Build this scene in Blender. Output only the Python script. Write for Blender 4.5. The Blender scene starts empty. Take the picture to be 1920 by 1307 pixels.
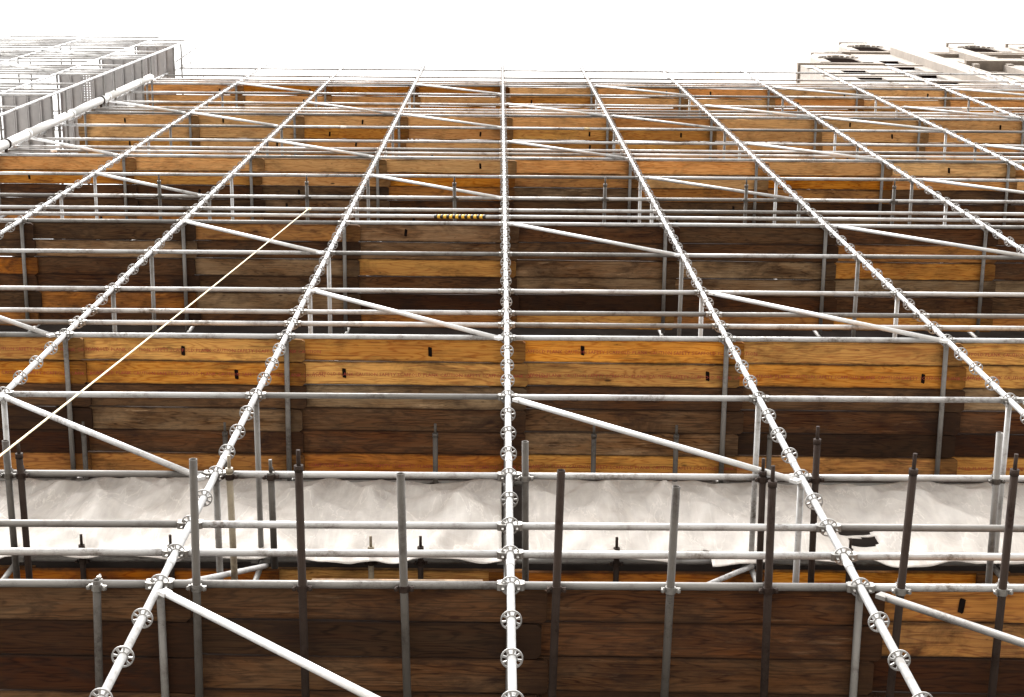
import bpy, math, random
from mathutils import Matrix, Vector

random.seed(11)
SC = bpy.context.scene
COL = SC.collection
PI = math.pi

# ------------------------------------------------------------------ camera
EYE = 1.6                                    # eye height above the pavement
cam_d = bpy.data.cameras.new('camera')
cam = bpy.data.objects.new('camera', cam_d)
COL.objects.link(cam)
R_ = Vector((0.99994130, -0.00836404, -0.00688792))
U_ = Vector((-0.00635290, -0.96754401, 0.25262269))
D_ = Vector((0.00877731, 0.25256411, 0.96754035))
m = Matrix.Identity(4)
for i in range(3):
    m[i][0], m[i][1], m[i][2] = R_[i], U_[i], -D_[i]
m[2][3] = EYE
cam.matrix_world = m
cam_d.sensor_width = 36.0
cam_d.lens = 36.0 * 3104.8 / 1920.0
cam_d.clip_start = 0.05
cam_d.clip_end = 1000.0
SC.camera = cam

# ------------------------------------------------------------------ sky, sun, exposure
SUN_EL, SUN_AZ = math.radians(52), math.radians(205)     # high, behind the camera
world = bpy.data.worlds.new('World')
SC.world = world
world.use_nodes = True
wn, wl = world.node_tree.nodes, world.node_tree.links
wn.clear()
w_out = wn.new('ShaderNodeOutputWorld')
w_bg = wn.new('ShaderNodeBackground')
w_sky = wn.new('ShaderNodeTexSky')
w_sky.sky_type = 'NISHITA'
w_sky.sun_disc = False
w_sky.sun_elevation = SUN_EL
w_sky.sun_rotation = SUN_AZ
w_sky.dust_density = 6.0
w_hs = wn.new('ShaderNodeHueSaturation')
w_hs.inputs['Saturation'].default_value = 0.12
w_mix = wn.new('ShaderNodeMix')
w_mix.data_type = 'RGBA'
w_mix.inputs[0].default_value = 0.75
w_mix.inputs[7].default_value = (7.0, 6.95, 6.85, 1)      # even overcast cloud
w_bg.inputs['Strength'].default_value = 0.12
wl.new(w_sky.outputs[0], w_hs.inputs['Color'])
wl.new(w_hs.outputs[0], w_mix.inputs[6])
wl.new(w_mix.outputs[2], w_bg.inputs['Color'])
wl.new(w_bg.outputs[0], w_out.inputs['Surface'])

sun_d = bpy.data.lights.new('sun', 'SUN')
sun_d.energy = 1.3
sun_d.angle = math.radians(18)
sun_d.color = (1.0, 0.965, 0.92)
sun = bpy.data.objects.new('sun', sun_d)
COL.objects.link(sun)
# sun_rotation is measured from +Y towards +X
sdir = Vector((math.sin(SUN_AZ) * math.cos(SUN_EL), math.cos(SUN_AZ) * math.cos(SUN_EL), math.sin(SUN_EL)))
sun.rotation_euler = (-sdir).to_track_quat('-Z', 'Y').to_euler()

vs = SC.view_settings
vs.view_transform = 'Standard'
vs.look = 'None'
vs.exposure = 2.25
vs.gamma = 1.0
vs.use_curve_mapping = False
SC.cycles.max_bounces = 8
SC.cycles.diffuse_bounces = 5
SC.cycles.transparent_max_bounces = 12

# ------------------------------------------------------------------ layout of the scaffold
FY = 3.859                                    # front standards
RY = 5.36                                     # rear standards
BAY = 2.08666
X0 = 0.0879
Z0 = 9.190 + EYE                              # ring 0
RING = 0.5
TUBE = 0.02415


def SX(i):
    return X0 + BAY * i


def KZ(k):
    return Z0 + RING * k


# ------------------------------------------------------------------ materials
def new_mat(name):
    mt = bpy.data.materials.new(name)
    mt.use_nodes = True
    nt = mt.node_tree
    nt.nodes.clear()
    out = nt.nodes.new('ShaderNodeOutputMaterial')
    bs = nt.nodes.new('ShaderNodeBsdfPrincipled')
    nt.links.new(bs.outputs[0], out.inputs['Surface'])
    return mt, nt, bs, out


class NB:
    """small helper for node graphs"""
    def __init__(s, nt):
        s.nt = nt

    def node(s, t, **kw):
        n = s.nt.nodes.new(t)
        for k, v in kw.items():
            setattr(n, k, v)
        return n

    def link(s, a, b):
        s.nt.links.new(a, b)

    def math(s, op, a, b=0.0, c=None, clamp=False):
        n = s.node('ShaderNodeMath', operation=op, use_clamp=clamp)
        for i, v in enumerate((a, b, c)):
            if v is None:
                continue
            if isinstance(v, (int, float)):
                n.inputs[i].default_value = v
            else:
                s.link(v, n.inputs[i])
        return n.outputs[0]

    def mix(s, f, a, b):
        n = s.node('ShaderNodeMix', data_type='RGBA')
        for i, v in ((0, f), (6, a), (7, b)):
            if isinstance(v, (int, float)):
                n.inputs[i].default_value = v
            elif isinstance(v, tuple):
                n.inputs[i].default_value = (v[0], v[1], v[2], 1)
            else:
                s.link(v, n.inputs[i])
        return n.outputs[2]

    def ramp(s, x, lo, hi, a=0.0, b=1.0):
        n = s.node('ShaderNodeMapRange')
        n.inputs[1].default_value, n.inputs[2].default_value = lo, hi
        n.inputs[3].default_value, n.inputs[4].default_value = a, b
        s.link(x, n.inputs[0])
        return n.outputs[0]

    def coords(s, scale=(1, 1, 1), rnd=37.0, kind='Object'):
        tc = s.node('ShaderNodeTexCoord')
        oi = s.node('ShaderNodeObjectInfo')
        off = s.node('ShaderNodeVectorMath', operation='SCALE')
        off.inputs[0].default_value = (1.0, 0.61, 0.37)
        s.link(s.math('MULTIPLY', oi.outputs['Random'], rnd), off.inputs['Scale'])
        ad = s.node('ShaderNodeVectorMath', operation='ADD')
        s.link(tc.outputs[kind], ad.inputs[0])
        s.link(off.outputs[0], ad.inputs[1])
        mu = s.node('ShaderNodeVectorMath', operation='MULTIPLY')
        s.link(ad.outputs[0], mu.inputs[0])
        mu.inputs[1].default_value = scale
        return mu.outputs[0]

    def noise(s, vec, scale, detail=3.0, rough=0.55, dist=0.0):
        n = s.node('ShaderNodeTexNoise')
        s.link(vec, n.inputs['Vector'])
        n.inputs['Scale'].default_value = scale
        n.inputs['Detail'].default_value = detail
        n.inputs['Roughness'].default_value = rough
        n.inputs['Distortion'].default_value = dist
        return n.outputs['Fac']

    def bump(s, h, bs, strength=0.3, dist=0.01):
        n = s.node('ShaderNodeBump')
        n.inputs['Strength'].default_value = strength
        n.inputs['Distance'].default_value = dist
        s.link(h, n.inputs['Height'])
        s.link(n.outputs[0], bs.inputs['Normal'])


def metal_mat(name, base, stain, amount, metallic=0.3, rough=0.45, spots=0.5):
    mt, nt, bs, out = new_mat(name)
    b = NB(nt)
    v = b.coords((1, 1, 1), 91.0)
    n1 = b.noise(v, 3.0, 5.0, 0.65)
    n2 = b.noise(v, 26.0, 4.0, 0.7)
    n3 = b.noise(v, 110.0, 2.0, 0.6)
    oi = b.node('ShaderNodeObjectInfo')
    st = b.math('MULTIPLY', b.ramp(n1, 0.46, 0.66), b.ramp(n2, 0.35, 0.62))
    st = b.math('MULTIPLY', st, amount, clamp=True)
    sp = b.math('MULTIPLY', b.ramp(n3, 0.60, 0.74), b.math('MULTIPLY', b.ramp(n1, 0.40, 0.6), spots), clamp=True)
    c = b.mix(b.ramp(n2, 0.3, 0.7), tuple(x * 0.86 for x in base), base)
    c = b.mix(b.math('MULTIPLY', oi.outputs['Random'], 0.35), c, tuple(x * 0.72 for x in base))
    c = b.mix(st, c, stain)
    c = b.mix(sp, c, tuple(x * 0.45 for x in stain))
    b.link(c, bs.inputs['Base Color'])
    bs.inputs['Metallic'].default_value = metallic
    b.link(b.ramp(n2, 0.3, 0.7, rough - 0.08, rough + 0.14), bs.inputs['Roughness'])
    b.bump(n3, bs, 0.12, 0.002)
    return mt


def wood_mat(name, light, dark, grey, grey_amt, stain_amt, knots=1.0):
    """sawn plank; grain runs along local X"""
    mt, nt, bs, out = new_mat(name)
    b = NB(nt)
    oi = b.node('ShaderNodeObjectInfo')
    rnd = oi.outputs['Random']
    v = b.coords((1, 1, 1), 53.0)
    vl = b.coords((0.55, 4.2, 2.0), 53.0)
    vf = b.coords((2.4, 130.0, 60.0), 53.0)
    # growth rings: flat sawn cathedral figure
    warp = b.noise(vl, 1.6, 3.0, 0.5)
    sep = b.node('ShaderNodeSeparateXYZ')
    b.link(v, sep.inputs[0])
    ph = b.math('ADD', b.math('MULTIPLY', sep.outputs[1], 62.0), b.math('MULTIPLY', warp, 84.0))
    ring = b.math('ADD', b.math('MULTIPLY', b.math('SINE', ph), 0.5), 0.5)
    ring = b.math('POWER', ring, 3.5)
    fine = b.noise(vf, 1.0, 4.0, 0.65)
    big = b.noise(vl, 0.9, 3.0, 0.6)
    g = b.math('ADD', b.math('MULTIPLY', ring, 0.50), b.math('MULTIPLY', b.ramp(fine, 0.32, 0.68), 0.50))
    g = b.math('ADD', g, b.math('MULTIPLY', b.ramp(big, 0.35, 0.7), 0.35), clamp=True)
    c = b.mix(g, light, dark)
    # weathering to grey
    wth = b.noise(b.coords((0.8, 3.0, 1.0), 71.0), 1.3, 5.0, 0.65)
    gm = b.math('MULTIPLY', b.ramp(wth, 0.36, 0.62), grey_amt, clamp=True)
    gc = b.mix(b.ramp(fine, 0.28, 0.74), grey, tuple(x * 0.38 for x in grey))
    c = b.mix(gm, c, gc)
    # per plank tone
    tone = b.node('ShaderNodeHueSaturation')
    b.link(b.ramp(rnd, 0, 1, 0.84, 1.18), tone.inputs['Value'])
    r2 = b.math('FRACT', b.math('MULTIPLY', rnd, 17.31))
    b.link(b.ramp(r2, 0, 1, 0.492, 0.508), tone.inputs['Hue'])
    b.link(b.ramp(r2, 0, 1, 1.10, 0.95), tone.inputs['Saturation'])
    b.link(c, tone.inputs['Color'])
    c = tone.outputs[0]
    # dirt, water stains, mortar smears
    stn = b.noise(b.coords((0.9, 2.2, 1.0), 19.0), 1.9, 6.0, 0.7, 0.6)
    c = b.mix(b.math('MULTIPLY', b.ramp(stn, 0.48, 0.69), stain_amt, clamp=True), c, (0.018, 0.010, 0.007))
    stk = b.noise(b.coords((1.1, 46.0, 20.0), 61.0), 1.0, 4.0, 0.7)
    c = b.mix(b.math('MULTIPLY', b.ramp(stk, 0.56, 0.68), 0.62, clamp=True), c, (0.040, 0.016, 0.007))
    pst = b.noise(b.coords((2.0, 18.0, 9.0), 83.0), 1.0, 5.0, 0.75)
    c = b.mix(b.math('MULTIPLY', b.ramp(pst, 0.60, 0.72), 0.5 * grey_amt, clamp=True), c, tuple(min(1.0, x * 1.7) for x in grey))
    # shade of the gaps painted along edges; stain and lap shade at ends
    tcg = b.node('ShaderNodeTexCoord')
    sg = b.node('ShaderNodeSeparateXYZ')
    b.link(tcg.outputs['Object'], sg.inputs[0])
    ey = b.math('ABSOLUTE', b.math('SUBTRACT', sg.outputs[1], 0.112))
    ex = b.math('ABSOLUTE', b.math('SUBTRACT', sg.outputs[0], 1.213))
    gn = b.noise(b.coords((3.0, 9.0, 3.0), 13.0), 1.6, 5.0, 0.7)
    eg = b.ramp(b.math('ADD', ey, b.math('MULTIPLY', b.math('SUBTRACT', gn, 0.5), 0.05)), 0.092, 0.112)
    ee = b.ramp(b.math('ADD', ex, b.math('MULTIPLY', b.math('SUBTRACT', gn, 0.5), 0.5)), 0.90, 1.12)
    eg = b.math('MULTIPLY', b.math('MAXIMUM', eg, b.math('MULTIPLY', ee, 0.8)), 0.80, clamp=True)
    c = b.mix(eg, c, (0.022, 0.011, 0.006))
    # flecks
    fl = b.noise(b.coords((9.0, 26.0, 9.0), 47.0), 1.0, 3.0, 0.6)
    c = b.mix(b.math('MULTIPLY', b.ramp(fl, 0.66, 0.74), 0.6, clamp=True), c, (0.030, 0.013, 0.006))
    # knots
    vo = b.node('ShaderNodeTexVoronoi')
    b.link(b.coords((1.9, 5.2, 1.0), 29.0), vo.inputs['Vector'])
    vo.inputs['Scale'].default_value = 1.0
    kn = b.ramp(vo.outputs['Distance'], 0.045, 0.085, 1.0, 0.0)
    ksel = b.math('GREATER_THAN', b.math('FRACT', b.math('MULTIPLY', vo.outputs['Color'], 7.7)), 0.60)
    c = b.mix(b.math('MULTIPLY', b.math('MULTIPLY', kn, ksel), 0.85 * knots, clamp=True), c, (0.03, 0.012, 0.006))
    b.link(c, bs.inputs['Base Color'])
    bs.inputs['Roughness'].default_value = 0.82
    bs.inputs['Specular IOR Level'].default_value = 0.12
    b.bump(b.math('ADD', fine, b.math('MULTIPLY', ring, 0.4)), bs, 0.35, 0.003)
    return mt


def plain_mat(name, col, rough=0.7, metallic=0.0, var=0.25, scale=6.0):
    mt, nt, bs, out = new_mat(name)
    b = NB(nt)
    n = b.noise(b.coords((1, 1, 1), 5.0), scale, 5.0, 0.65)
    c = b.mix(b.ramp(n, 0.3, 0.7), tuple(x * (1 - var) for x in col), tuple(min(1, x * (1 + var)) for x in col))
    b.link(c, bs.inputs['Base Color'])
    bs.inputs['Roughness'].default_value = rough
    bs.inputs['Metallic'].default_value = metallic
    b.bump(n, bs, 0.15, 0.01)
    return mt


M = {}
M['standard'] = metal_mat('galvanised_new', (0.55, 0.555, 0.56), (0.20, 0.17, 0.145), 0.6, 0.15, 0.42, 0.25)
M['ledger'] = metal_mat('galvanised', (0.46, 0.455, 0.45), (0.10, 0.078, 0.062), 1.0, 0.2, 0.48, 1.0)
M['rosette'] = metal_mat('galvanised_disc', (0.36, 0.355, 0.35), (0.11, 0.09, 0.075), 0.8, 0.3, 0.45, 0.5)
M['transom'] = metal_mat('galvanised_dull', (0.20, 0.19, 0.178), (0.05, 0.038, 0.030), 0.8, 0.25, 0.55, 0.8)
M['brace'] = metal_mat('galvanised_brace', (0.62, 0.615, 0.61), (0.26, 0.26, 0.22), 0.5, 0.15, 0.45, 0.3)
M['rusty'] = metal_mat('rusty_tube', (0.036, 0.025, 0.020), (0.012, 0.0055, 0.004), 0.9, 0.0, 0.8, 0.7)
M['rusty'].node_tree.nodes['Principled BSDF'].inputs['Specular IOR Level'].default_value = 0.12
M['worn'] = metal_mat('worn_tube', (0.085, 0.075, 0.065), (0.020, 0.013, 0.009), 0.9, 0.25, 0.62, 0.9)
M['cream_tube'] = metal_mat('cream_painted_tube', (0.27, 0.225, 0.155), (0.07, 0.042, 0.028), 0.9, 0.0, 0.6, 0.9)
M['forged'] = metal_mat('forged_clamp', (0.24, 0.23, 0.215), (0.05, 0.038, 0.03), 0.9, 0.45, 0.42, 0.4)
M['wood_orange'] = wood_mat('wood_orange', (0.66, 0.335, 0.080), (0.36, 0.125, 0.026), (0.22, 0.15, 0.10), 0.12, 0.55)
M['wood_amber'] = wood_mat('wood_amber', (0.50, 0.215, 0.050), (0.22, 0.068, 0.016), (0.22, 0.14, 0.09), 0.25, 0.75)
M['wood_fresh_hazed'] = wood_mat('wood_fresh_hazed', (0.80, 0.470, 0.200), (0.52, 0.240, 0.085), (0.40, 0.26, 0.16), 0.15, 0.45)  # fresh pine, its colour paled for haze and light on the upper decks
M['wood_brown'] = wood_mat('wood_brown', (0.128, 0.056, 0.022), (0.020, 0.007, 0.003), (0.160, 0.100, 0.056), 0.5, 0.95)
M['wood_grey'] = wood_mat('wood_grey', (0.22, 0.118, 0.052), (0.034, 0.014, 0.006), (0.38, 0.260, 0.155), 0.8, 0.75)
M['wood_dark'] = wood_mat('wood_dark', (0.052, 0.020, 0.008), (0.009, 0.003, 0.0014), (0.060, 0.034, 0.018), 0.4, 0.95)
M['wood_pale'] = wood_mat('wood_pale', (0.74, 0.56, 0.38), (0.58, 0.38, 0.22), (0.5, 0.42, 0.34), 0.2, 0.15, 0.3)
M['slot_and_shade'] = plain_mat('black_slot', (0.010, 0.007, 0.006), 0.9)  # matte black for plank slots and for painted shade in window openings
M['slot_and_shade'].node_tree.nodes['Principled BSDF'].inputs['Specular IOR Level'].default_value = 0.0
M['ink'] = plain_mat('red_ink', (0.27, 0.035, 0.022), 0.85, 0, 0.5, 40)
M['yellow'] = plain_mat('yellow_tape', (0.75, 0.46, 0.05), 0.5)
M['sticker'] = plain_mat('yellow_paint_band', (0.46, 0.38, 0.22), 0.6, 0, 0.6, 30)
M['sticker_pale'] = plain_mat('pale_band', (0.66, 0.64, 0.60), 0.6, 0, 0.4, 30)
M['black'] = plain_mat('black_tape', (0.012, 0.011, 0.011), 0.5)
M['rope'] = plain_mat('pale_rope', (0.78, 0.66, 0.44), 0.8, 0, 0.25, 60)
M['pipe'] = metal_mat('white_pipe', (0.62, 0.61, 0.59), (0.35, 0.40, 0.36), 0.4, 0.0, 0.4, 0.2)
M['stone'] = plain_mat('cream_stone', (0.245, 0.21, 0.178), 0.85, 0, 0.22, 1.4)
M['stone_dark'] = plain_mat('weathered_stone', (0.175, 0.14, 0.11), 0.9, 0, 0.35, 1.7)
M['brickwork'] = plain_mat('shaded_wall_black', (0.010, 0.008, 0.007), 0.92, 0, 0.35, 3.0)  # deep shade behind the sheets put into the wall's near-black colour
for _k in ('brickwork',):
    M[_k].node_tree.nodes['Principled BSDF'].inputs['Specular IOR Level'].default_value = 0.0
M['pavement'] = plain_mat('pale_paving', (0.42, 0.40, 0.37), 0.9, 0, 0.15, 0.8)
M['asphalt'] = plain_mat('asphalt', (0.055, 0.054, 0.053), 0.92, 0, 0.25, 2.0)


def glass_mat():
    mt, nt, bs, out = new_mat('dark_window')
    bs.inputs['Base Color'].default_value = (0.015, 0.013, 0.012, 1)
    bs.inputs['Roughness'].default_value = 0.12
    return mt


def tarp_mat():
    mt, nt, bs, out = new_mat('dust_sheet')
    b = NB(nt)
    v = b.coords((1, 1, 1), 3.0)
    n = b.noise(v, 2.0, 6.0, 0.65)
    sep = b.node('ShaderNodeSeparateXYZ')
    b.link(v, sep.inputs[0])
    # woven reinforcement squares
    gx = b.math('LESS_THAN', b.math('FRACT', b.math('MULTIPLY', sep.outputs[0], 9.0)), 0.07)
    gz = b.math('LESS_THAN', b.math('FRACT', b.math('MULTIPLY', sep.outputs[2], 9.0)), 0.07)
    gr = b.math('MULTIPLY', b.math('MAXIMUM', gx, gz), 0.22)
    c = b.mix(b.ramp(n, 0.35, 0.68), (0.50, 0.465, 0.43), (0.43, 0.39, 0.35))
    c = b.mix(gr, c, (0.60, 0.57, 0.535))
    b.link(c, bs.inputs['Base Color'])
    bs.inputs['Roughness'].default_value = 0.5
    bs.inputs['Specular IOR Level'].default_value = 0.35
    tr = b.node('ShaderNodeBsdfTranslucent')
    tr.inputs['Color'].default_value = (0.75, 0.68, 0.6, 1)
    mx = b.node('ShaderNodeMixShader')
    mx.inputs[0].default_value = 0.12
    b.link(bs.outputs[0], mx.inputs[1])
    b.link(tr.outputs[0], mx.inputs[2])
    # thin film: partly see-through, milky along the creases
    tp_ = b.node('ShaderNodeBsdfTransparent')
    m2 = b.node('ShaderNodeMixShader')
    cr = b.noise(b.coords((2.2, 1.0, 0.7), 3.0), 1.3, 5.0, 0.65, 1.2)
    cr2 = b.noise(b.coords((7.0, 1.0, 1.2), 3.0), 1.0, 3.0, 0.6, 0.5)
    # crisp fold lines running diagonally through the film
    sx_ = b.math('ADD', b.math('MULTIPLY', sep.outputs[0], 5.2), b.math('ADD', b.math('MULTIPLY', sep.outputs[2], 3.1), b.math('MULTIPLY', cr, 7.0)))
    sy_ = b.math('ADD', b.math('MULTIPLY', sep.outputs[0], 4.3), b.math('ADD', b.math('MULTIPLY', sep.outputs[2], -2.2), b.math('MULTIPLY', cr2, 4.0)))
    f1_ = b.ramp(b.math('ABSOLUTE', b.math('SINE', sx_)), 0.0, 0.10, -0.24, 0.0)
    f2_ = b.ramp(b.math('ABSOLUTE', b.math('SINE', sy_)), 0.0, 0.09, -0.20, 0.0)
    fold = b.math('ADD', f1_, b.math('ADD', f2_, b.ramp(cr2, 0.45, 0.62, 0.0, -0.10)))
    film = b.math('ADD', b.ramp(cr, 0.36, 0.64, 0.20, 0.44), fold, clamp=True)
    b.link(film, m2.inputs[0])
    b.link(mx.outputs[0], m2.inputs[1])
    b.link(tp_.outputs[0], m2.inputs[2])
    b.link(m2.outputs[0], out.inputs['Surface'])
    b.bump(b.math('ADD', b.noise(v, 30.0, 3.0, 0.6), b.math('MULTIPLY', cr2, 1.2)), bs, 0.25, 0.012)
    return mt


def perforated_mat():
    mt, nt, bs, out = new_mat('perforated_steel')
    b = NB(nt)
    tc = b.node('ShaderNodeTexCoord')
    sep = b.node('ShaderNodeSeparateXYZ')
    b.link(tc.outputs['Object'], sep.inputs[0])
    fx = b.math('SUBTRACT', b.math('FRACT', b.math('MULTIPLY', sep.outputs[0], 17.0)), 0.5)
    fy = b.math('SUBTRACT', b.math('FRACT', b.math('MULTIPLY', sep.outputs[1], 20.0)), 0.5)
    d2 = b.math('ADD', b.math('MULTIPLY', fx, fx), b.math('MULTIPLY', fy, fy))
    oj = b.node('ShaderNodeObjectInfo')
    hole = b.math('MULTIPLY', b.math('LESS_THAN', d2, 0.022), b.math('GREATER_THAN', oj.outputs['Random'], 0.85))
    n = b.noise(b.coords((1, 1, 1), 11.0), 5.0, 4.0, 0.6)
    oi = b.node('ShaderNodeObjectInfo')
    c = b.mix(b.ramp(n, 0.3, 0.7), (0.40, 0.39, 0.395), (0.31, 0.30, 0.305))
    c = b.mix(b.math('MULTIPLY', oi.outputs['Random'], 0.45), c, (0.22, 0.21, 0.21))
    b.link(c, bs.inputs['Base Color'])
    bs.inputs['Metallic'].default_value = 0.2
    bs.inputs['Roughness'].default_value = 0.5
    tr = b.node('ShaderNodeBsdfTransparent')
    mx = b.node('ShaderNodeMixShader')
    b.link(hole, mx.inputs[0])
    b.link(bs.outputs[0], mx.inputs[1])
    b.link(tr.outputs[0], mx.inputs[2])
    b.link(mx.outputs[0], out.inputs['Surface'])
    return mt


M['glass'] = glass_mat()
M['tarp'] = tarp_mat()
M['perforated'] = perforated_mat()


# ------------------------------------------------------------------ mesh helpers
class MB:
    def __init__(s):
        s.v, s.f, s.sm = [], [], []

    def face(s, idx, smooth=False):
        s.f.append(idx)
        s.sm.append(smooth)

    def box(s, x0, x1, y0, y1, z0, z1):
        o = len(s.v)
        s.v += [(x0, y0, z0), (x1, y0, z0), (x1, y1, z0), (x0, y1, z0), (x0, y0, z1), (x1, y0, z1), (x1, y1, z1), (x0, y1, z1)]
        for q in ((0, 3, 2, 1), (4, 5, 6, 7), (0, 1, 5, 4), (1, 2, 6, 5), (2, 3, 7, 6), (3, 0, 4, 7)):
            s.face([o + i for i in q])
        return s

    def loop_sections(s, rings, closed=True, caps=True, smooth=True):
        o = len(s.v)
        n = len(rings[0])
        for r in rings:
            s.v += [tuple(p) for p in r]
        for a in range(len(rings) - 1):
            for i in range(n):
                j = (i + 1) % n
                s.face([o + a * n + i, o + a * n + j, o + (a + 1) * n + j, o + (a + 1) * n + i], smooth)
        if caps:
            s.face([o + i for i in range(n)][::-1])
            e = o + (len(rings) - 1) * n
            s.face([e + i for i in range(n)])
        return s

    def tube(s, p, q, r, n=14, r2=None, hollow=0.0, bend=None):
        p, q = Vector(p), Vector(q)
        ax = (q - p).normalized()
        t = Vector((0, 0, 1)) if abs(ax.z) < 0.9 else Vector((1, 0, 0))
        u = ax.cross(t).normalized()
        w = ax.cross(u)

        def ring(c, rad):
            return [c + u * (rad * math.cos(2 * PI * i / n)) + w * (rad * math.sin(2 * PI * i / n)) for i in range(n)]
        r2 = r if r2 is None else r2
        # winding outward: reverse order
        a, b_ = ring(p, r), ring(q, r2)
        if hollow:
            ri = r - hollow
            rings = [ring(p + ax * 0.15, ri), ring(p, ri), a, b_, ring(q, ri), ring(q - ax * 0.15, ri)]
            s.loop_sections([x[::-1] for x in rings], caps=True, smooth=False)
            for i in range(len(s.sm) - 5 * n - 2, len(s.sm)):
                s.sm[i] = (len(s.f[i]) == 4)
        else:
            s.loop_sections([a[::-1], b_[::-1]])
        return s

    def torus_rect(s, c, r0, r1, z0, z1, n=24):
        cx, cy = c
        rings = []
        for i in range(n):
            a = 2 * PI * i / n
            ca, sa = math.cos(a), math.sin(a)
            rings.append([(cx + r0 * ca, cy + r0 * sa, z0), (cx + r1 * ca, cy + r1 * sa, z0), (cx + r1 * ca, cy + r1 * sa, z1), (cx + r0 * ca, cy + r0 * sa, z1)])
        o = len(s.v)
        for r in rings:
            s.v += r
        for i in range(n):
            j = (i + 1) % n
            for k in range(4):
                l = (k + 1) % 4
                s.face([o + i * 4 + k, o + i * 4 + l, o + j * 4 + l, o + j * 4 + k], k in (1, 3))
        return s

    def mesh(s, name, mat):
        me = bpy.data.meshes.new(name)
        me.from_pydata(s.v, [], s.f)
        me.polygons.foreach_set('use_smooth', s.sm)
        me.materials.append(mat)
        me.update()
        return me


def put(name, me, parent=None, loc=(0, 0, 0), rot=(0, 0, 0), mat=None):
    o = bpy.data.objects.new(name, me)
    COL.objects.link(o)
    o.location = loc
    o.rotation_euler = rot
    if parent is not None:
        o.parent = parent
    if mat is not None:                       # own material on shared mesh data
        o.material_slots[0].link = 'OBJECT'
        o.material_slots[0].material = mat
    return o


def tag(o, label, cat, group=None):
    o['label'] = label
    o['category'] = cat
    if group:
        o['group'] = group
    return o


def empty(name, loc, label, cat):
    o = bpy.data.objects.new(name, None)
    COL.objects.link(o)
    o.location = loc
    o.empty_display_size = 0.3
    return tag(o, label, cat)


def J(a):
    return random.uniform(-a, a)


# ------------------------------------------------------------------ the ground
o = put('road', MB().box(-120, 120, -120, 120, -0.3, -0.12).mesh('road', M['asphalt']))
o['kind'] = 'structure'
o = put('pavement', MB().box(-60, 60, -14, 60, -0.3, 0.0).mesh('pavement', M['pavement']))
o['kind'] = 'structure'

# ------------------------------------------------------------------ the building behind the scaffold
WY = 5.90
bld = empty('stone_building', (8.0, WY, 0), 'tall cream stone building with gabled dormers rising behind the scaffold', 'building')


def bpart(name, mb, mat):
    o = put(name, mb.mesh(name, M[mat]), bld)
    o.location = (-8.0, -WY, 0)               # mesh given in world coordinates
    return o


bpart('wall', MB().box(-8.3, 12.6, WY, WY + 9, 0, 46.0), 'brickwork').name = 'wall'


def wall_with_openings(x0, x1, y, depth, z0, z1, openings):
    """front wall as a grid of boxes leaving the openings free"""
    mb = MB()
    xs = sorted({x0, x1, *[a for o_ in openings for a in o_[:2]]})
    zs = sorted({z0, z1, *[a for o_ in openings for a in o_[2:4]]})
    for i in range(len(xs) - 1):
        for j in range(len(zs) - 1):
            cx, cz = (xs[i] + xs[i + 1]) / 2, (zs[j] + zs[j + 1]) / 2
            if any(a < cx < b_ and c < cz < d for a, b_, c, d in openings):
                continue
            mb.box(xs[i], xs[i + 1], y, y + depth, zs[j], zs[j + 1])
    return mb


def window(x0, x1, z0, z1, y, deep=0.035):
    zm = z1 - 1.0
    w = bpart('window', MB().box(x0 - 0.02, x1 + 0.02, y + deep, y + deep + 0.05, z0 - 0.02, zm), 'glass')
    put('upper_shade', MB().box(x0 - 0.02, x1 + 0.02, y + 0.09, y + 0.14, zm + 0.002, z1 + 0.02).mesh('upper_shade', M['slot_and_shade']), w)  # black panel added for the shade at the top of the opening
    put('head_shade', MB().box(x0, x1, y + 0.012, y + 0.088, z1 - 0.06, z1 - 0.002).mesh('head_shade', M['slot_and_shade']), w)  # black box painting the soffit's shade
    put('sill', MB().box(x0 - 0.08, x1 + 0.08, y - 0.025, y + 0.03, z0 - 0.14, z0 - 0.021).mesh('sill', M['stone']), w)
    return w


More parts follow.
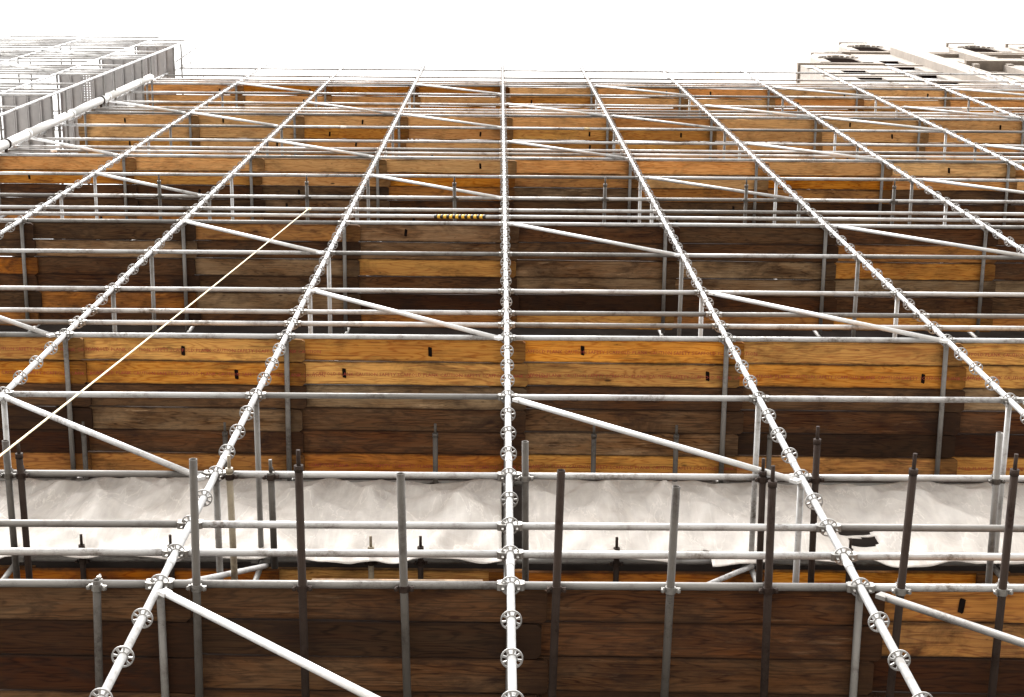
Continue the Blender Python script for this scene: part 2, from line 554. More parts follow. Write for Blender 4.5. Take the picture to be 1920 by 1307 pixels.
def dormer(xc, w, y, zb, zt, slant=0.35):
    """gabled dormer standing on the eaves: arched opening, scrolled shoulders, flat top"""
    hw = w / 2
    n = 12
    ar = 0.66
    za = zb + 0.55 * (zt - zb) - ar
    # outline and arch as two strips so that the opening is real
    outer, inner = [], []
    for i in range(n + 1):
        a = PI * i / n
        inner.append((xc - ar * math.cos(a), za + ar * math.sin(a)))
        t = -math.cos(a)
        zz = zt if abs(t) < 0.55 else zt - (abs(t) - 0.55) / 0.45 * (zt - zb) * 0.45
        outer.append((xc + t * hw, zz))
    inner = [(xc - ar, zb)] + inner + [(xc + ar, zb)]
    outer = [(xc - hw, zb)] + outer + [(xc + hw, zb)]
    mb = MB()
    k = len(inner)
    for yy in (y, y + 0.45):
        mb.v += [(p[0], yy, p[1]) for p in inner] + [(p[0], yy, p[1]) for p in outer]
    for i in range(k - 1):
        mb.face([i, i + 1, k + i + 1, k + i][::-1])
        mb.face([2 * k + i, 2 * k + i + 1, 3 * k + i + 1, 3 * k + i])
        mb.face([i, i + 1, 2 * k + i + 1, 2 * k + i])
        mb.face([k + i, k + i + 1, 3 * k + i + 1, 3 * k + i][::-1])
    d = bpart('dormer', mb, 'stone')
    pn = MB()
    pn.v += [(p[0], y + 0.05, p[1]) for p in inner]
    pn.face(list(range(k))[::-1])
    put('window', pn.mesh('dormer_window', M['slot_and_shade']), d)  # flat black panel: the unlit interior put into the colour
    # carved keystone and scrolls round the arch head
    mk = MB()
    for i in range(9):
        a = PI * (i + 0.5) / 9
        cx, cz = xc - (ar + 0.12) * math.cos(a), za + (ar + 0.12) * math.sin(a)
        s = 0.08 if i != 4 else 0.14
        mk.box(cx - s, cx + s, y - 0.05 - (0.03 if i == 4 else 0) - 0.015 * (i % 2), y - 0.002, cz - s, cz + s)
    put('carved_surround', mk.mesh('carved_surround', M['stone']), d)
    put('coping', MB().box(xc - hw * 0.62, xc + hw * 0.62, y - 0.04, y + 0.5, zt + 0.003, zt + 0.22).mesh('coping', M['stone']), d)


E_ = EYE
# projecting bay
f1 = 5.80
f2 = 5.86
op1 = [(13.5, 14.5, 60.2 + E_ - 3.2, 62.6 + E_ - 3.2), (13.5, 14.5, 60.9 + E_, 63.25 + E_), (13.5, 14.5, 64.0 + E_, 66.2 + E_)]
bpart('bay_wall', wall_with_openings(12.35, 15.75, f1, 0.4, 46.2, 68.6 + E_, op1), 'stone')
bpart('bay_core', MB().box(12.352, 15.748, f1 + 0.402, f1 + 8, 46.0, 68.6 + E_), 'stone')
for o_ in op1:
    window(*o_, f1)
bpart('bay_eaves', MB().box(12.26, 15.84, f1 - 0.07, f1 + 8.1, 68.605 + E_, 69.0 + E_), 'stone_dark')
for zz in (59.6, 63.5, 66.7):
    bpart('string_course', MB().box(12.30, 15.80, f1 - 0.035, f1 - 0.002, zz + E_, zz + 0.2 + E_), 'stone_dark')
    bpart('string_course', MB().box(15.86, 17.5, f2 - 0.04, f2 - 0.002, zz + 2.35 + E_, zz + 2.55 + E_), 'stone_dark')
dormer(14.35, 2.2, f1 - 0.10, 69.02 + E_, 73.4 + E_)
# main block
op2 = []
for xa, xb in ((16.2, 17.05), (18.85, 19.7), (21.4, 22.3), (24.0, 24.9)):
    for zz in (58.9, 62.1, 65.1, 68.65, 71.55):
        op2.append((xa, xb, zz - 2.2 + E_, zz + E_))
bpart('main_wall', wall_with_openings(15.76, 31.0, f2, 0.4, 46.2, 75.2 + E_, op2), 'stone')
bpart('main_core', MB().box(14.8, 31.0, f2 + 0.402, f2 + 9, 46.0, 75.2 + E_), 'stone')
for o_ in op2:
    window(*o_, f2)
bpart('main_eaves', MB().box(14.70, 31.1, f2 - 0.09, f2 + 9.1, 75.205 + E_, 75.75 + E_), 'stone_dark')
for xc in (16.6, 21.75, 24.6, 28.0):
    dormer(xc + 0.35, 2.2, f2 - 0.12, 75.76 + E_, 80.3 + E_)
bpart('parapet', MB().box(18.1, 31.0, f2 - 0.03, f2 + 0.3, 75.76 + E_, 79.4 + E_), 'stone')
bpart('pilaster', MB().box(17.55, 18.5, f2 - 0.32, f2 - 0.002, 46.3, 75.2 + E_), 'stone')
bpart('pilaster', MB().box(20.2, 20.9, f2 - 0.26, f2 - 0.002, 46.3, 75.2 + E_), 'stone')
for zb, pr in ((66.9, 0.42), (73.6, 0.16)):
    b_ = bpart('balcony', MB().box(18.7, 31.0, f2 - pr, f2 - 0.003, zb + E_, zb + 0.3 + E_), 'stone_dark')
    for i in range(9):
        xx = 18.9 + i * 1.35
        put('bracket', MB().box(xx, xx + 0.22, f2 - pr + 0.1, f2 - 0.004, zb - 0.45 + E_, zb - 0.002 + E_).mesh('bracket', M['stone']), b_)

# ------------------------------------------------------------------ scaffold pieces (shared meshes)
scaf = empty('scaffold', (0, FY, 0), 'tall galvanised tube scaffold with plank decks filling the picture', 'scaffold')
PO = Vector((0, FY, 0))


def sput(name, me, loc, rot=(0, 0, 0), mat=None, parent=None):
    if parent is None:
        return put(name, me, scaf, Vector(loc) - PO, rot, mat)
    return put(name, me, parent, loc, rot, mat)


# rosette: outer rim, hub and eight spokes
rb = MB()
rb.torus_rect((0, 0), 0.0535, 0.0615, -0.005, 0.005, 24)
rb.torus_rect((0, 0), 0.0225, 0.0305, -0.005, 0.005, 16)
for i in range(8):
    a = 2 * PI * (i + 0.5) / 8
    ca, sa = math.cos(a), math.sin(a)
    w = 0.0045
    o0 = len(rb.v)
    for zz in (-0.0046, 0.0046):
        for rr, ww in ((0.029, w * 0.9), (0.055, w * 1.7)):
            for sgn in (-1, 1):
                rb.v.append((rr * ca - sgn * ww * sa, rr * sa + sgn * ww * ca, zz))
    for q in ((0, 1, 3, 2), (4, 6, 7, 5), (0, 2, 6, 4), (1, 5, 7, 3)):
        rb.face([o0 + j for j in q])
ROS = rb.mesh('rosette', M['rosette'])
far_b = rb

# ledger, its two wedge heads
LEDG = MB().tube((0.075, 0, 0), (BAY - 0.075, 0, 0), TUBE, 14).mesh('ledger', M['ledger'])
hb = MB()
hb.loop_sections([[(0.024, -0.017, -0.032), (0.024, 0.017, -0.032), (0.024, 0.017, 0.032), (0.024, -0.017, 0.032)],
                  [(0.066, -0.021, -0.036), (0.066, 0.021, -0.036), (0.066, 0.021, 0.036), (0.066, -0.021, 0.036)],
                  [(0.082, -0.022, -0.025), (0.082, 0.022, -0.025), (0.082, 0.022, 0.025), (0.082, -0.022, 0.025)]][::1], smooth=False)
hb.box(0.040, 0.054, -0.005, 0.005, -0.075, 0.066)
hb.box(0.036, 0.058, -0.008, 0.008, 0.058, 0.072)
HEAD = hb.mesh('wedge_head', M['forged'])
lf = MB().tube((0.075, 0, 0), (BAY - 0.075, 0, 0), TUBE, 10)
for a in (0, 1):
    x0_, x1_ = (0.024, 0.08) if a == 0 else (BAY - 0.08, BAY - 0.024)
    lf.box(x0_, x1_, -0.02, 0.02, -0.034, 0.034)
LEDG_FAR = lf.mesh('ledger_with_heads', M['ledger'])
TRAN = MB().tube((0, 0.06, 0), (0, RY - FY - 0.05, 0), TUBE, 12).box(-0.017, 0.017, 0.024, 0.075, -0.033, 0.033).mesh('transom', M['transom'])
bl = math.hypot(BAY - 0.12, 2.0 - 0.0)
bb = MB().tube((0.05, 0, 0), (bl - 0.05, 0, 0), TUBE * 0.95, 12)
bb.box(-0.005, 0.06, -0.012, 0.012, -0.03, 0.03)
bb.box(bl - 0.06, bl + 0.005, -0.012, 0.012, -0.03, 0.03)
BRAC = bb.mesh('brace', M['brace'])
BRAC_ANG = math.atan2(2.0, BAY - 0.12)


def bays_for(k):
    if k < 12:
        return range(-2, 3)
    if k < 24:
        return range(-3, 4)
    if k < 36:
        return range(-4, 5)
    return range(-4, 7)


# standards -----------------------------------------------------------------
TOPK = 72
sb = MB().tube((0, 0, 0.06), (0, 0, KZ(TOPK)), TUBE, 16)
for q in range(1, 22):                                     # spigot joints every two metres
    zz = KZ(-20) + 2.0 * q + 0.28
    sb.tube((0, 0, zz), (0, 0, zz + 0.10), TUBE * 1.10, 16)
sb.box(-0.075, 0.075, -0.075, 0.075, 0.002, 0.012)         # base plate
STAN = sb.mesh('standard', M['standard'])
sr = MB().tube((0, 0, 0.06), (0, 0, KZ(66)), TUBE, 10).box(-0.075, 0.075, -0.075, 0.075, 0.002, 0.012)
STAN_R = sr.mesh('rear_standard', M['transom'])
far_ros = MB()
VISK = {0: (-4, 34), 1: (-4, 34), -1: (-4, 34), 2: (5, 34), -2: (5, 34), 3: (16, 34), -3: (16, 34), 4: (26, 34), -4: (26, 34)}
for i in range(-4, 8):
    st = sput('standard', STAN, (SX(i), FY, 0), (0, 0, J(0.3)))
    lo, hi = VISK.get(i, (99, 99))
    for k in range(-20, TOPK):
        if lo <= k <= hi:
            put('rosette', ROS, st, (0, 0, KZ(k)), (J(0.02), J(0.02), J(0.4)))
        elif i in VISK or k > 36:
            o0 = len(far_ros.v)
            far_ros.v += [(x + SX(i), y, z + KZ(k)) for x, y, z in far_b.v]
            far_ros.f += [[j + o0 for j in q] for q in far_b.f]
            far_ros.sm += far_b.sm
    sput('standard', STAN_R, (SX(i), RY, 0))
fr = put('rosettes', far_ros.mesh('rosettes', M['rosette']), scaf)
fr['kind'] = 'stuff'

# ledgers -------------------------------------------------------------------
LEVELS = [d + e for d in range(0, 61, 12) for e in (0, 1, 2, 4, 8)]
for k in LEVELS:
    for i in bays_for(k):
        near = k <= 16
        dz0, dz1 = J(0.006), J(0.006)
        rot = (J(3.0), -math.atan2(dz1 - dz0, BAY), 0)
        mt = M['transom'] if (random.random() < (0.22 if k % 12 else 0.4)) else M['ledger']
        l = sput('ledger', LEDG if near else LEDG_FAR, (SX(i), FY, KZ(k) + dz0), (0, rot[1], 0), mt)
        if near:
            put('wedge_head', HEAD, l)
            put('wedge_head', HEAD, l, (BAY, 0, 0), (0, 0, PI))
# worn paint bands and stickers on some rails
BAND = MB().tube((0, 0, 0), (0.11, 0, 0), TUBE + 0.0012, 14).mesh('sticker', M['sticker'])
for l in [o_ for o_ in scaf.children if o_.name.startswith('ledger')]:
    if random.random() < 0.05:
        put('sticker', BAND, l, (random.uniform(0.3, 1.6), 0, 0), (J(3), 0, 0), M[random.choice(('sticker', 'sticker_pale'))])
# rear ledgers that show below the decks
for k in (8, 12):
    for i in bays_for(k):
        sput('ledger', LEDG_FAR, (SX(i), RY - 0.05, KZ(k) - 0.01), (0, 0, 0), M['transom'])

# transoms from front to rear standard ----------------------------------------
for k in range(0, 61, 4):
    for i in list(bays_for(k)) + [bays_for(k)[-1] + 1]:
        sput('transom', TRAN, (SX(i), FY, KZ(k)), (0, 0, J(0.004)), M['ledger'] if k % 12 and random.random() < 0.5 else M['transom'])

# diagonal braces -------------------------------------------------------------
BR = {0: (-1, 1), 8: (-2, 0, 2), 16: (-3, -1, 1, 3), 24: (-4, -2, 0, 2), 32: (-3, -1, 1, 3), 40: (-4, -2, 0, 2, 4),
      48: (-3, -1, 1, 3, 5), 52: (-4, -2, 0, 2, 4), 60: (-3, -1, 1, 3, 5)}
for k, cols in BR.items():
    for i in cols:
        mt = M['transom'] if (k, i) in ((0, 1),) else (M['ledger'] if random.random() < 0.3 else M['brace'])
        sput('brace', BRAC, (SX(i) + 0.06, FY - 0.045, KZ(k) - 0.22), (0, BRAC_ANG, 0), mt)

# ------------------------------------------------------------------ plank decks
PW, PT, PITCH = 0.2245, 0.048, 0.2305
PL = BAY + 0.34


def plank_mesh(var):
    rng = random.Random(100 + var)
    mb = MB()
    n = 8
    bow, cup = rng.uniform(-0.006, 0.010), rng.uniform(-0.003, 0.003)
    c = 0.03                                           # clipped corners at the ends
    rings = []
    stations = [0.0, c, 0.3, 0.75, 1.2, 1.65, 2.1, PL - c, PL]
    ed = [rng.uniform(-0.004, 0.004) for _ in stations]
    for q, x in enumerate(stations):
        inset = c * 0.8 if q in (0, len(stations) - 1) else 0.0
        t = x / PL
        z = bow * math.sin(PI * t)
        y0, y1 = inset + ed[q], PW - inset + ed[-q - 1]
        e = 0.004
        rings.append([(x, y0 + e, z), (x, y1 - e, z), (x, y1, z + e), (x, y1, z + PT - e), (x, y1 - e, z + PT), (x, y0 + e, z + PT), (x, y0, z + PT - e), (x, y0, z + e)])
    mb.loop_sections([r[::-1] for r in rings][::-1], smooth=False)
    return mb.mesh('plank', M['wood_orange'])


PLANKS = [plank_mesh(v) for v in range(7)]
SLOT = MB()
_n = 10
SLOT.loop_sections([[(0.018 * (1 if abs(math.cos(2 * PI * (i + .5) / _n)) > .4 else .6) * (1 if math.cos(2 * PI * (i + .5) / _n) > 0 else -1),
                      0.050 * math.sin(2 * PI * (i + .5) / _n), z) for i in range(_n)] for z in (0.002, -0.0015)], smooth=False)
SLOT_ME = SLOT.mesh('slot_mark', M['slot_and_shade'])


def text_mesh(body, size):
    cu = bpy.data.curves.new('lettering', 'FONT')
    cu.body = body
    cu.size = size
    cu.resolution_u = 1
    cu.space_character = 1.05
    ob = bpy.data.objects.new('lettering_tmp', cu)
    COL.objects.link(ob)
    dg = bpy.context.evaluated_depsgraph_get()
    me = bpy.data.meshes.new_from_object(ob.evaluated_get(dg))
    bpy.data.objects.remove(ob)
    bpy.data.curves.remove(cu)
    me.materials.clear()
    me.materials.append(M['ink'])
    return me


LETTER = text_mesh('SCAFFOLD PLANK CAUTION SAFETY SCAFFOLD PLANK CAUTION SAFETY SCAFFOLD PLANK CAUTION', 0.046)

F, O, A, B, G, K_ = 'wood_fresh_hazed', 'wood_orange', 'wood_amber', 'wood_brown', 'wood_grey', 'wood_dark'
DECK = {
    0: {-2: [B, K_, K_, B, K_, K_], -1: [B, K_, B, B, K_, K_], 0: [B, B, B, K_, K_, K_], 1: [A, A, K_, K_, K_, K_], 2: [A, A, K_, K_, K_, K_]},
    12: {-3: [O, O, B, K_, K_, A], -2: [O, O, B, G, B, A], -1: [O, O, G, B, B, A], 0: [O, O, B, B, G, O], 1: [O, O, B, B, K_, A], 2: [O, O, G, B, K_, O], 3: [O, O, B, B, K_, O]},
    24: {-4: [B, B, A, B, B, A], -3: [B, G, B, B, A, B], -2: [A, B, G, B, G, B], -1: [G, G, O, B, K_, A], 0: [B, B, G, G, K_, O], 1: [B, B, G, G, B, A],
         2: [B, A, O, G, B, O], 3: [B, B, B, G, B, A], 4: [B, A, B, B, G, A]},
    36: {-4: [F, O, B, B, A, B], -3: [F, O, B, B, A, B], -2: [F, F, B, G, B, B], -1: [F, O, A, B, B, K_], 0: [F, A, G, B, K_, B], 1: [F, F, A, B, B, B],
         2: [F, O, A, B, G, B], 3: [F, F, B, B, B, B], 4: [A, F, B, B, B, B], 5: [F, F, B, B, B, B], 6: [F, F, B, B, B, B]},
}
MARKS = {(0, 0): [(0, 1.45)], (0, 1): [(0, 0.65)], (12, -2): [(1, 1.6), (0, 1.1)], (12, -1): [(0, 1.35), (1, 0.5)], (12, 0): [(0, 0.72), (1, 1.95)],
         (12, 1): [(1, 1.85)], (12, 2): [(0, 0.9)], (24, -1): [(0, 0.78)], (24, 3): [(0, 0.9)]}
LETTERED = {(12, -3): (0, 1), (12, -2): (0, 1), (12, -1): (1, 5), (12, 0): (0, 1, 5), (12, 1): (1,), (12, 2): (0, 1, 5)}
ROWS = {0: 6, 12: 6, 24: 6, 36: 6, 48: 5, 60: 4}
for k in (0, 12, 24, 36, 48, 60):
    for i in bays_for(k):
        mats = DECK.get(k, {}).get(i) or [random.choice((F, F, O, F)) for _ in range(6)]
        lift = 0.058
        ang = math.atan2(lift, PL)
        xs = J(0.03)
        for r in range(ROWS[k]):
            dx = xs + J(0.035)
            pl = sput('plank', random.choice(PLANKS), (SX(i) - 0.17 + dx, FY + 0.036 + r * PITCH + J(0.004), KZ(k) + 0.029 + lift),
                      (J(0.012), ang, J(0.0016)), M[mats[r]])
            marks = [x for rr, x in MARKS.get((k, i), []) if rr == r]
            if k >= 36 and random.random() < 0.45:
                marks.append(random.choice((0.6, 0.75, 1.25, 1.6, 1.7)) + J(0.1))
            for x in marks:
                put('slot_mark', SLOT_ME, pl, (x + 0.17, PW * random.uniform(0.42, 0.58), 0.002), (0, 0, J(0.12)))
            if r in LETTERED.get((k, i), ()):
                put('lettering', LETTER, pl, (0.30 + random.uniform(0, 0.1), PW * 0.5 + 0.02, -0.0085), (PI, 0, 0))['kind'] = 'stuff'

# ------------------------------------------------------------------ clamped putlog tubes
cb = MB()                                              # right-angle coupler: two bands, hinge lugs, bolts
def band(mb, axis, c, r0=0.0245, r1=0.0315, half=0.020, n=14):
    rings = []
    for i in range(n):
        a = 2 * PI * i / n
        ca, sa = math.cos(a), math.sin(a)
        sec = []
        for rr, hh in ((r0, -half), (r1, -half), (r1, half), (r0, half)):
            p = (hh, rr * ca, rr * sa) if axis == 'x' else (rr * ca, hh, rr * sa)
            sec.append((p[0] + c[0], p[1] + c[1], p[2] + c[2]))
        rings.append(sec)
    o0 = len(mb.v)
    for s_ in rings:
        mb.v += s_
    for i in range(n):
        j = (i + 1) % n
        for q in range(4):
            l = (q + 1) % 4
            mb.face([o0 + i * 4 + q, o0 + i * 4 + l, o0 + j * 4 + l, o0 + j * 4 + q])
band(cb, 'y', (0, 0, 0))
band(cb, 'x', (0, 0, 0.052))
for sx in (-1, 1):
    cb.box(sx * 0.030 - 0.006, sx * 0.030 + 0.022 * sx + 0.006, -0.014, 0.014, -0.012, 0.006)
    cb.tube((sx * 0.047, 0.0, -0.034), (sx * 0.047, 0.0, 0.030), 0.0075, 8)
    cb.tube((sx * 0.047, 0.0, -0.026), (sx * 0.047, 0.0, -0.014), 0.0125, 6)
    cb.box(-0.013, 0.013, sx * 0.030 - 0.004, sx * 0.030 + 0.020 * sx + 0.004, 0.040, 0.060)
    cb.tube((0, sx * 0.044, 0.018), (0, sx * 0.044, 0.078), 0.007, 8)
COUP = cb.mesh('coupler', M['forged'])


def putlog(x, ynear, yfar, z, mat, ycoup=FY, coup='forged', pin=False, lean=0.0):
    L_ = yfar - ynear
    mb = MB()
    if pin:
        mb.tube((0, 0, 0), (0, L_, 0), TUBE, 14)
        mb.tube((0, -0.10, 0), (0, 0.01, 0), 0.0125, 10)
        mb.tube((0, -0.006, 0), (0, 0.03, 0), TUBE * 1.14, 14)
    else:
        mb.tube((0, 0, 0), (0, L_, 0), TUBE, 14, hollow=0.004)
    p = sput('putlog_tube', mb.mesh('putlog_tube', M[mat]), (x, ynear, z), (0, 0, lean))
    put('coupler', COUP, p, (0, ycoup - ynear, 0), (0, 0, J(0.05)), M[coup])


ZP = KZ(0) - 0.052
for x, yn, mt, cp, pin, ln in ((-2.36, 3.815, 'worn', 'forged', False, 0.03), (-1.76, 3.06, 'worn', 'forged', False, 0.015), (-1.15, 3.10, 'rusty', 'rusty', True, -0.005),
                               (-0.559, 3.14, 'worn', 'rusty', False, -0.02), (0.375, 3.115, 'rusty', 'rusty', False, 0.022), (1.048, 3.21, 'worn', 'forged', False, 0.02),
                               (1.609, 3.18, 'rusty', 'rusty', True, -0.01), (2.428, 3.10, 'rusty', 'forged', True, 0.03), (3.019, 3.10, 'rusty', 'forged', True, 0.012)):
    putlog(x, yn, 5.15, ZP, mt, FY, cp, pin, ln)
ZP = KZ(4) - 0.052
for x, yn, mt, cp, pin, yf in ((0.20, 3.585, 'worn', 'forged', False, 5.3), (2.263, 3.56, 'rusty', 'rusty', True, 5.3), (-1.893, 3.80, 'cream_tube', 'rusty', True, 5.2),
                               (-1.60, 3.83, 'worn', 'rusty', True, 4.55), (1.89, 3.80, 'rusty', 'rusty', True, 5.2), (-3.46, 3.6, 'worn', 'worn', False, 5.1), (-3.37, 3.7, 'rusty', 'rusty', True, 5.1),
                               (3.55, 3.5, 'transom', 'worn', False, 5.2)):
    putlog(x, yn, yf, ZP, mt, FY, cp, pin, -0.012)
ZP = KZ(28) - 0.052
for x in (-4.77, -2.697, -0.621, 1.503, 3.494, 5.585):
    putlog(x, 3.64, 5.2, ZP, 'worn', FY, 'worn', True, J(0.01))
# rear putlogs carrying the inner boards against the wall
ZP = KZ(8) - 0.06
for x, mt in ((-2.75, 'rusty'), (-1.06, 'cream_tube'), (-0.64, 'rusty'), (1.02, 'rusty'), (-3.5, 'rusty'), (3.0, 'rusty')):
    putlog(x, 5.17, 5.86, ZP, mt, RY - 0.05, 'rusty', True)
ZP = KZ(12) - 0.052
for x in (-3.95, -2.6, -0.59, 0.93, 1.72, 2.62):
    putlog(x, 4.80, 5.86, ZP, 'worn', RY - 0.05, 'rusty', True)
INNER = MB().box(0, BAY + 0.3, 0, 0.225, 0, 0.045).mesh('inner_board', M['wood_amber'])
for i in range(-3, 3):
    for r in range(2):
        sput('plank', INNER, (SX(i) - 0.15, RY + 0.045 + 0.232 * r, KZ(8) - 0.03 + 0.05 * (i % 2)), (0, 0, J(0.003)), M['wood_orange' if i % 2 else 'wood_amber'])
# bracing at the rear of the lower lift
for (xa, ya, za), (xb, yb, zb) in (((SX(-1) + 0.06, FY + 0.04, KZ(0) + 0.06), (SX(-1) + 0.06, RY - 0.04, KZ(8) - 0.12)),
                                   ((SX(1), RY - 0.045, KZ(8) - 0.08), (SX(0), RY - 0.045, KZ(4) - 0.08))):
    sput('brace', MB().tube((0, 0, 0), (xb - xa, yb - ya, zb - za), TUBE * 0.9, 12).mesh('plan_brace', M['ledger']), (xa, ya, za))

# ------------------------------------------------------------------ tarpaulins hung from the rear ledger
def tarp(name, x0, x1, seed, hole=None, label=''):
    rng = random.Random(seed)
    nx, nz = int((x1 - x0) * 34), 60
    ztop, zbot = KZ(12) - 0.02, KZ(8) - 0.16
    ties = []
    x = x0 + 0.05
    while x < x1:
        ties.append((x, rng.uniform(6, 10), rng.uniform(0, 6), rng.uniform(0.035, 0.06)))
        x += rng.uniform(0.45, 1.0)
    mb = MB()
    ph = [rng.uniform(0, 6) for _ in range(6)]
    for j in range(nz + 1):
        for i in range(nx + 1):
            X = x0 + (x1 - x0) * i / nx
            t = j / nz
            near = min(abs(X - q[0]) for q in ties)
            zt = ztop - 0.16 * (1 - math.exp(-near * 3.2))
            zb = zbot + 0.02 * math.sin(X * 2.3 + ph[0]) + 0.012 * math.sin(X * 7 + ph[1])
            Z = zt + (zb - zt) * t
            Y = RY - 0.10 - 0.10 * math.sin(PI * t) + 0.02 * math.sin(X * 1.7 + ph[2])
            for xt, nn, pp, aa in ties:
                dx, dz = X - xt, ztop + 0.05 - Z
                d = math.hypot(dx, dz)
                w = math.exp(-(dx / 0.75) ** 2)
                an = math.atan2(dx, dz)
                # creases fan out from each tie
                tri = abs(((nn * an + pp) / PI) % 2 - 1) * 2 - 1
                tri2 = abs(((nn * 2.3 * an + pp * 1.7) / PI) % 2 - 1) * 2 - 1
                Y -= w * aa * min(1, d * 2.4) * min(1, 0.08 + t * 4) * (tri + 0.45 * tri2) * math.exp(-d * 0.35)
            for fq, (fa, fs, fw) in enumerate(((0.045, 0.75, 2.9), (0.035, -0.55, 3.7), (0.02, 1.3, 6.1))):
                u_ = (X + fs * (Z - zbot)) * fw + ph[fq]
                v_ = (u_ / PI) % 2 - 1
                Y -= fa * max(0.0, 1 - abs(v_) * 2.4) * min(1, 0.1 + 2.2 * t)
            Y += 0.012 * math.sin(9 * X + 5 * Z + ph[3]) + 0.008 * math.sin(17 * X - 11 * Z + ph[4])
            Y = min(Y, RY - 0.03)
            mb.v.append((X, Y, Z))
    for j in range(nz):
        for i in range(nx):
            X, _, Z = mb.v[j * (nx + 1) + i]
            if hole and hole(X, Z):
                continue
            a = j * (nx + 1) + i
            mb.face([a, a + nx + 1, a + nx + 2, a + 1], True)
    cx = (x0 + x1) / 2
    mb.v = [(a - cx, b_ - RY, c - zbot) for a, b_, c in mb.v]
    o = put(name, mb.mesh(name, M['tarp']), None, (cx, RY, zbot))
    md = o.modifiers.new('thickness', 'SOLIDIFY')
    md.thickness = 0.003
    tag(o, label, 'tarpaulin')
    return o


def torn(X, Z):
    Zr = Z - EYE
    a = 2.98 < X < 3.30 and 13.62 < Zr < 13.62 + 0.28 * (3.36 - X) * 1.9 and Zr < 13.95 - (X - 2.98) * 0.62
    b_ = 3.06 < X < 3.30 and 13.38 < Zr < 13.56
    c = 1.45 < X < 1.80 and Zr < 13.16 + 0.25 * (X - 1.45)
    return a or b_ or c


tarp('tarpaulin', -5.6, 0.045, 5, None, 'translucent white tarpaulin hung in folds left of the central standard')
tarp('tarpaulin', 0.26, 5.4, 8, torn, 'torn translucent white tarpaulin right of the central standard')

# ------------------------------------------------------------------ steel-decked stair tower at the left
tow = empty('stair_tower', (-8.6, 3.2, 0), 'grey steel-decked scaffold tower beyond the white pipe at upper left', 'scaffold')
TO = Vector((-8.6, 3.2, 0))


def tput(name, me, loc, rot=(0, 0, 0), mat=None):
    return put(name, me, tow, Vector(loc) - TO, rot, mat)


TZ = [z + EYE for z in (26.2, 30.2, 34.25, 38.0, 41.75)]
TX = (-8.10, -9.05, -10.9, -13.0)
tst = MB().tube((0, 0, 0), (0, 0, 44.2 + EYE), TUBE, 12).mesh('tower_standard', M['ledger'])
for x in TX:
    for y in (3.2, 4.82):
        tput('standard', tst, (x, y, 0))
pb = MB()                                              # channel-section steel plank
W_, L_ = 0.222, 1.60
pb.v += [(0.002, 0, 0), (W_ - 0.002, 0, 0), (W_ - 0.002, L_, 0), (0.002, L_, 0)]
pb.face([0, 3, 2, 1])
for x0_, x1_ in ((0, 0.004), (W_ - 0.004, W_)):
    pb.box(x0_, x1_, 0, L_, -0.055, 0.001)
pb.box(0.0042, 0.022, 0, L_, -0.055, -0.051)
pb.box(W_ - 0.022, W_ - 0.0042, 0, L_, -0.055, -0.051)
STEEL = pb.mesh('steel_plank', M['perforated'])
for n_, z in enumerate(TZ):
    for q in range(4):
        tput('steel_plank', STEEL, (-9.02 + q * 0.232, 3.21, z + 0.09))
    for a, b_ in zip(TX[:-1], TX[1:]):
        lm = MB().tube((0, 0, 0), (b_ - a, 0, 0), TUBE, 10).mesh('tower_ledger', M['ledger'])
        for dz in (0, 0.5, 1.0, 1.5, 2.0, 3.0) if a < -9 else (0, 0.5, 1.0, 2.0):
            tput('ledger', lm, (a, 3.2, z + dz))
        tput('ledger', lm, (a, 4.82, z))
    for x in TX:
        tput('transom', MB().tube((0, 0, 0), (0, 1.6, 0), TUBE, 10).mesh('tower_transom', M['transom']), (x, 3.21, z + 0.002))
        if z > TZ[0]:
            tput('transom', MB().tube((0, 0, 0), (0, 1.6, 0), TUBE, 10).mesh('tower_transom', M['transom']), (x, 3.21, z + 1.0))
for z in TZ[1:4]:
    tput('brace', MB().tube((0, 0, 0), (-2.1, 0, 2.0), TUBE, 10).mesh('tower_brace', M['brace']), (-10.9, 3.15, z))
    tput('brace', MB().tube((0, 0, 0), (1.85, 0, -1.9), TUBE, 10).mesh('tower_brace', M['brace']), (-10.9, 3.15, z + 2.0))
tput('guard_pole', MB().tube((0, 0, 0), (0.45, -0.45, 3.4), TUBE * 0.8, 10).mesh('guard_pole', M['ledger']), (-8.0, 3.55, 41.5 + EYE))
for x in (-8.0, -7.85, -7.7):
    tput('guard_pole', MB().tube((0, 0, 0), (0.03, 1.3, 0.1), 0.012, 8).mesh('guard_pole', M['ledger']), (x, 3.2, 43.4 + EYE))

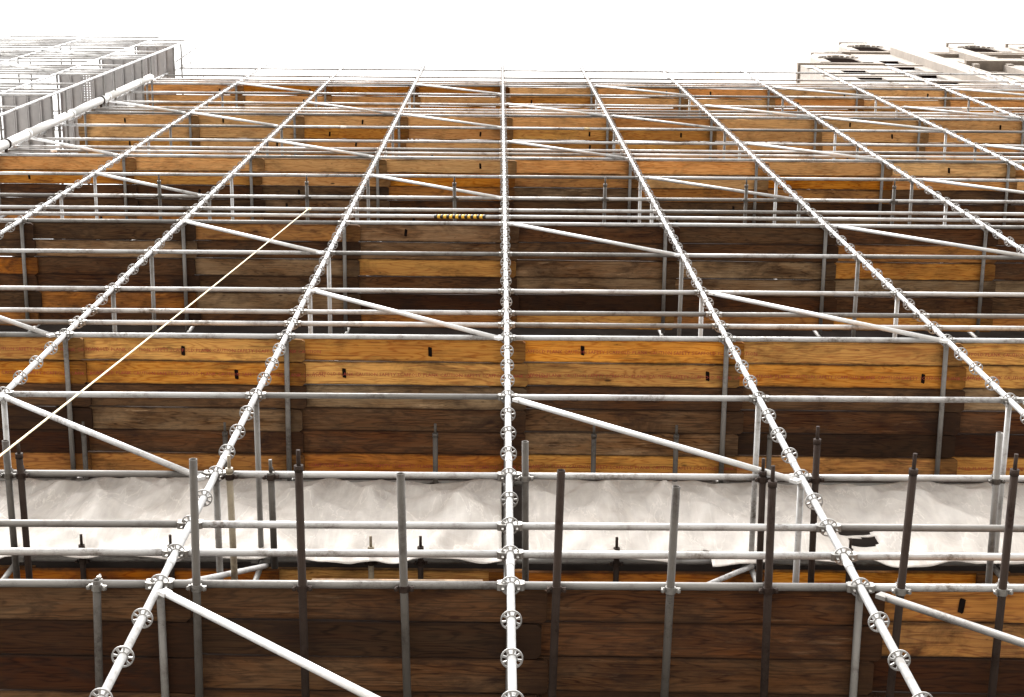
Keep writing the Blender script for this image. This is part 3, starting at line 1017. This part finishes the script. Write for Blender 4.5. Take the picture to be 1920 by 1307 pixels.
# ------------------------------------------------------------------ white drain pipe on the end standard
PR = 0.077
pipe_x, pipe_y = -8.12, 3.70
pip = empty('drain_pipe', (pipe_x, pipe_y, 0), 'thick white drain pipe strapped up the left end of the scaffold', 'pipe')
zc = 0.1
SEG = 3.0
top = 40.6
while zc < top:
    L_ = min(SEG, top - zc)
    mb = MB().tube((0, 0, 0), (0, 0, L_ - 0.004), PR, 24)
    mb.tube((0, 0, 0), (0, 0, 0.14), PR * 1.09, 24)
    put('pipe_section', mb.mesh('pipe_section', M['pipe']), pip, (0, 0, zc))
    zc += SEG
clb = MB().torus_rect((0, 0), PR * 1.02, PR * 1.17, -0.035, 0.035, 24)
clb.box(-0.16, -0.06, -0.012, 0.012, -0.03, 0.03)
clb.box(-0.02, 0.02, 0.06, 0.14, -0.025, 0.025)
CLB = clb.mesh('pipe_clamp', M['rusty'])
for z in (27.3, 34.0):
    put('pipe_clamp', CLB, pip, (0, 0, z + EYE))

# ------------------------------------------------------------------ loose things
# rope tied to a putlog and paid out to the street
pa, pb_ = Vector((-2.52, 3.78, 21.75 + EYE)), Vector((-2.478, 2.6, 7.88 + EYE))
pc = pb_ + (pb_ - pa) * 0.55
mb = MB()
prev = None
N = 40
pts = []
for i in range(N + 1):
    t = i / N
    p = pa.lerp(pc, t)
    p = p + Vector((0.03, -0.02, -0.30)) * math.sin(PI * t)
    pts.append(p)
rings = []
for i, p in enumerate(pts):
    rings.append([tuple(p - pc + Vector((0.006 * math.cos(a), 0.006 * math.sin(a), 0))) for a in (0, 1.257, 2.513, 3.77, 5.03)])
mb.loop_sections(rings)
o = put('rope', mb.mesh('rope', M['rope']), None, pc)
tag(o, 'thin pale rope stretched diagonally down across the left half', 'rope')
mb = MB().torus_rect((0, 0), 0.026, 0.036, -0.01, 0.01, 12)
kn = put('knot', mb.mesh('knot', M['rope']), o, pa - pc, (PI / 2, 0, 0))

# yellow and black tape wound on a guard rail
tz = KZ(25)
tp = empty('warning_tape', (-0.837, FY, tz), 'yellow and black warning tape wound on a guard rail', 'tape')
n_t = 17
for q in range(n_t):
    w = 0.68 / n_t
    mb = MB().tube((0, 0, 0), (w - 0.001, 0, 0), TUBE + 0.0035, 12)
    sk = [(a + (c * 0.55 if True else 0), b_, c) for a, b_, c in mb.v]
    mb.v = sk
    put('tape_band', mb.mesh('tape_band', M['yellow'] if q % 2 else M['black']), tp, (q * w, 0, 0), (0, 0, 0))

# pale batten lying on the front edge of the lowest deck
mb = MB().box(0, 1.02, 0, 0.045, 0, 0.022)
o = put('timber_batten', mb.mesh('timber_batten', M['wood_pale']), None, (-1.10, FY - 0.018, KZ(0) + 0.027), (0, -0.008, 0.004))
tag(o, 'pale timber batten lying along the front of the lowest deck', 'batten')
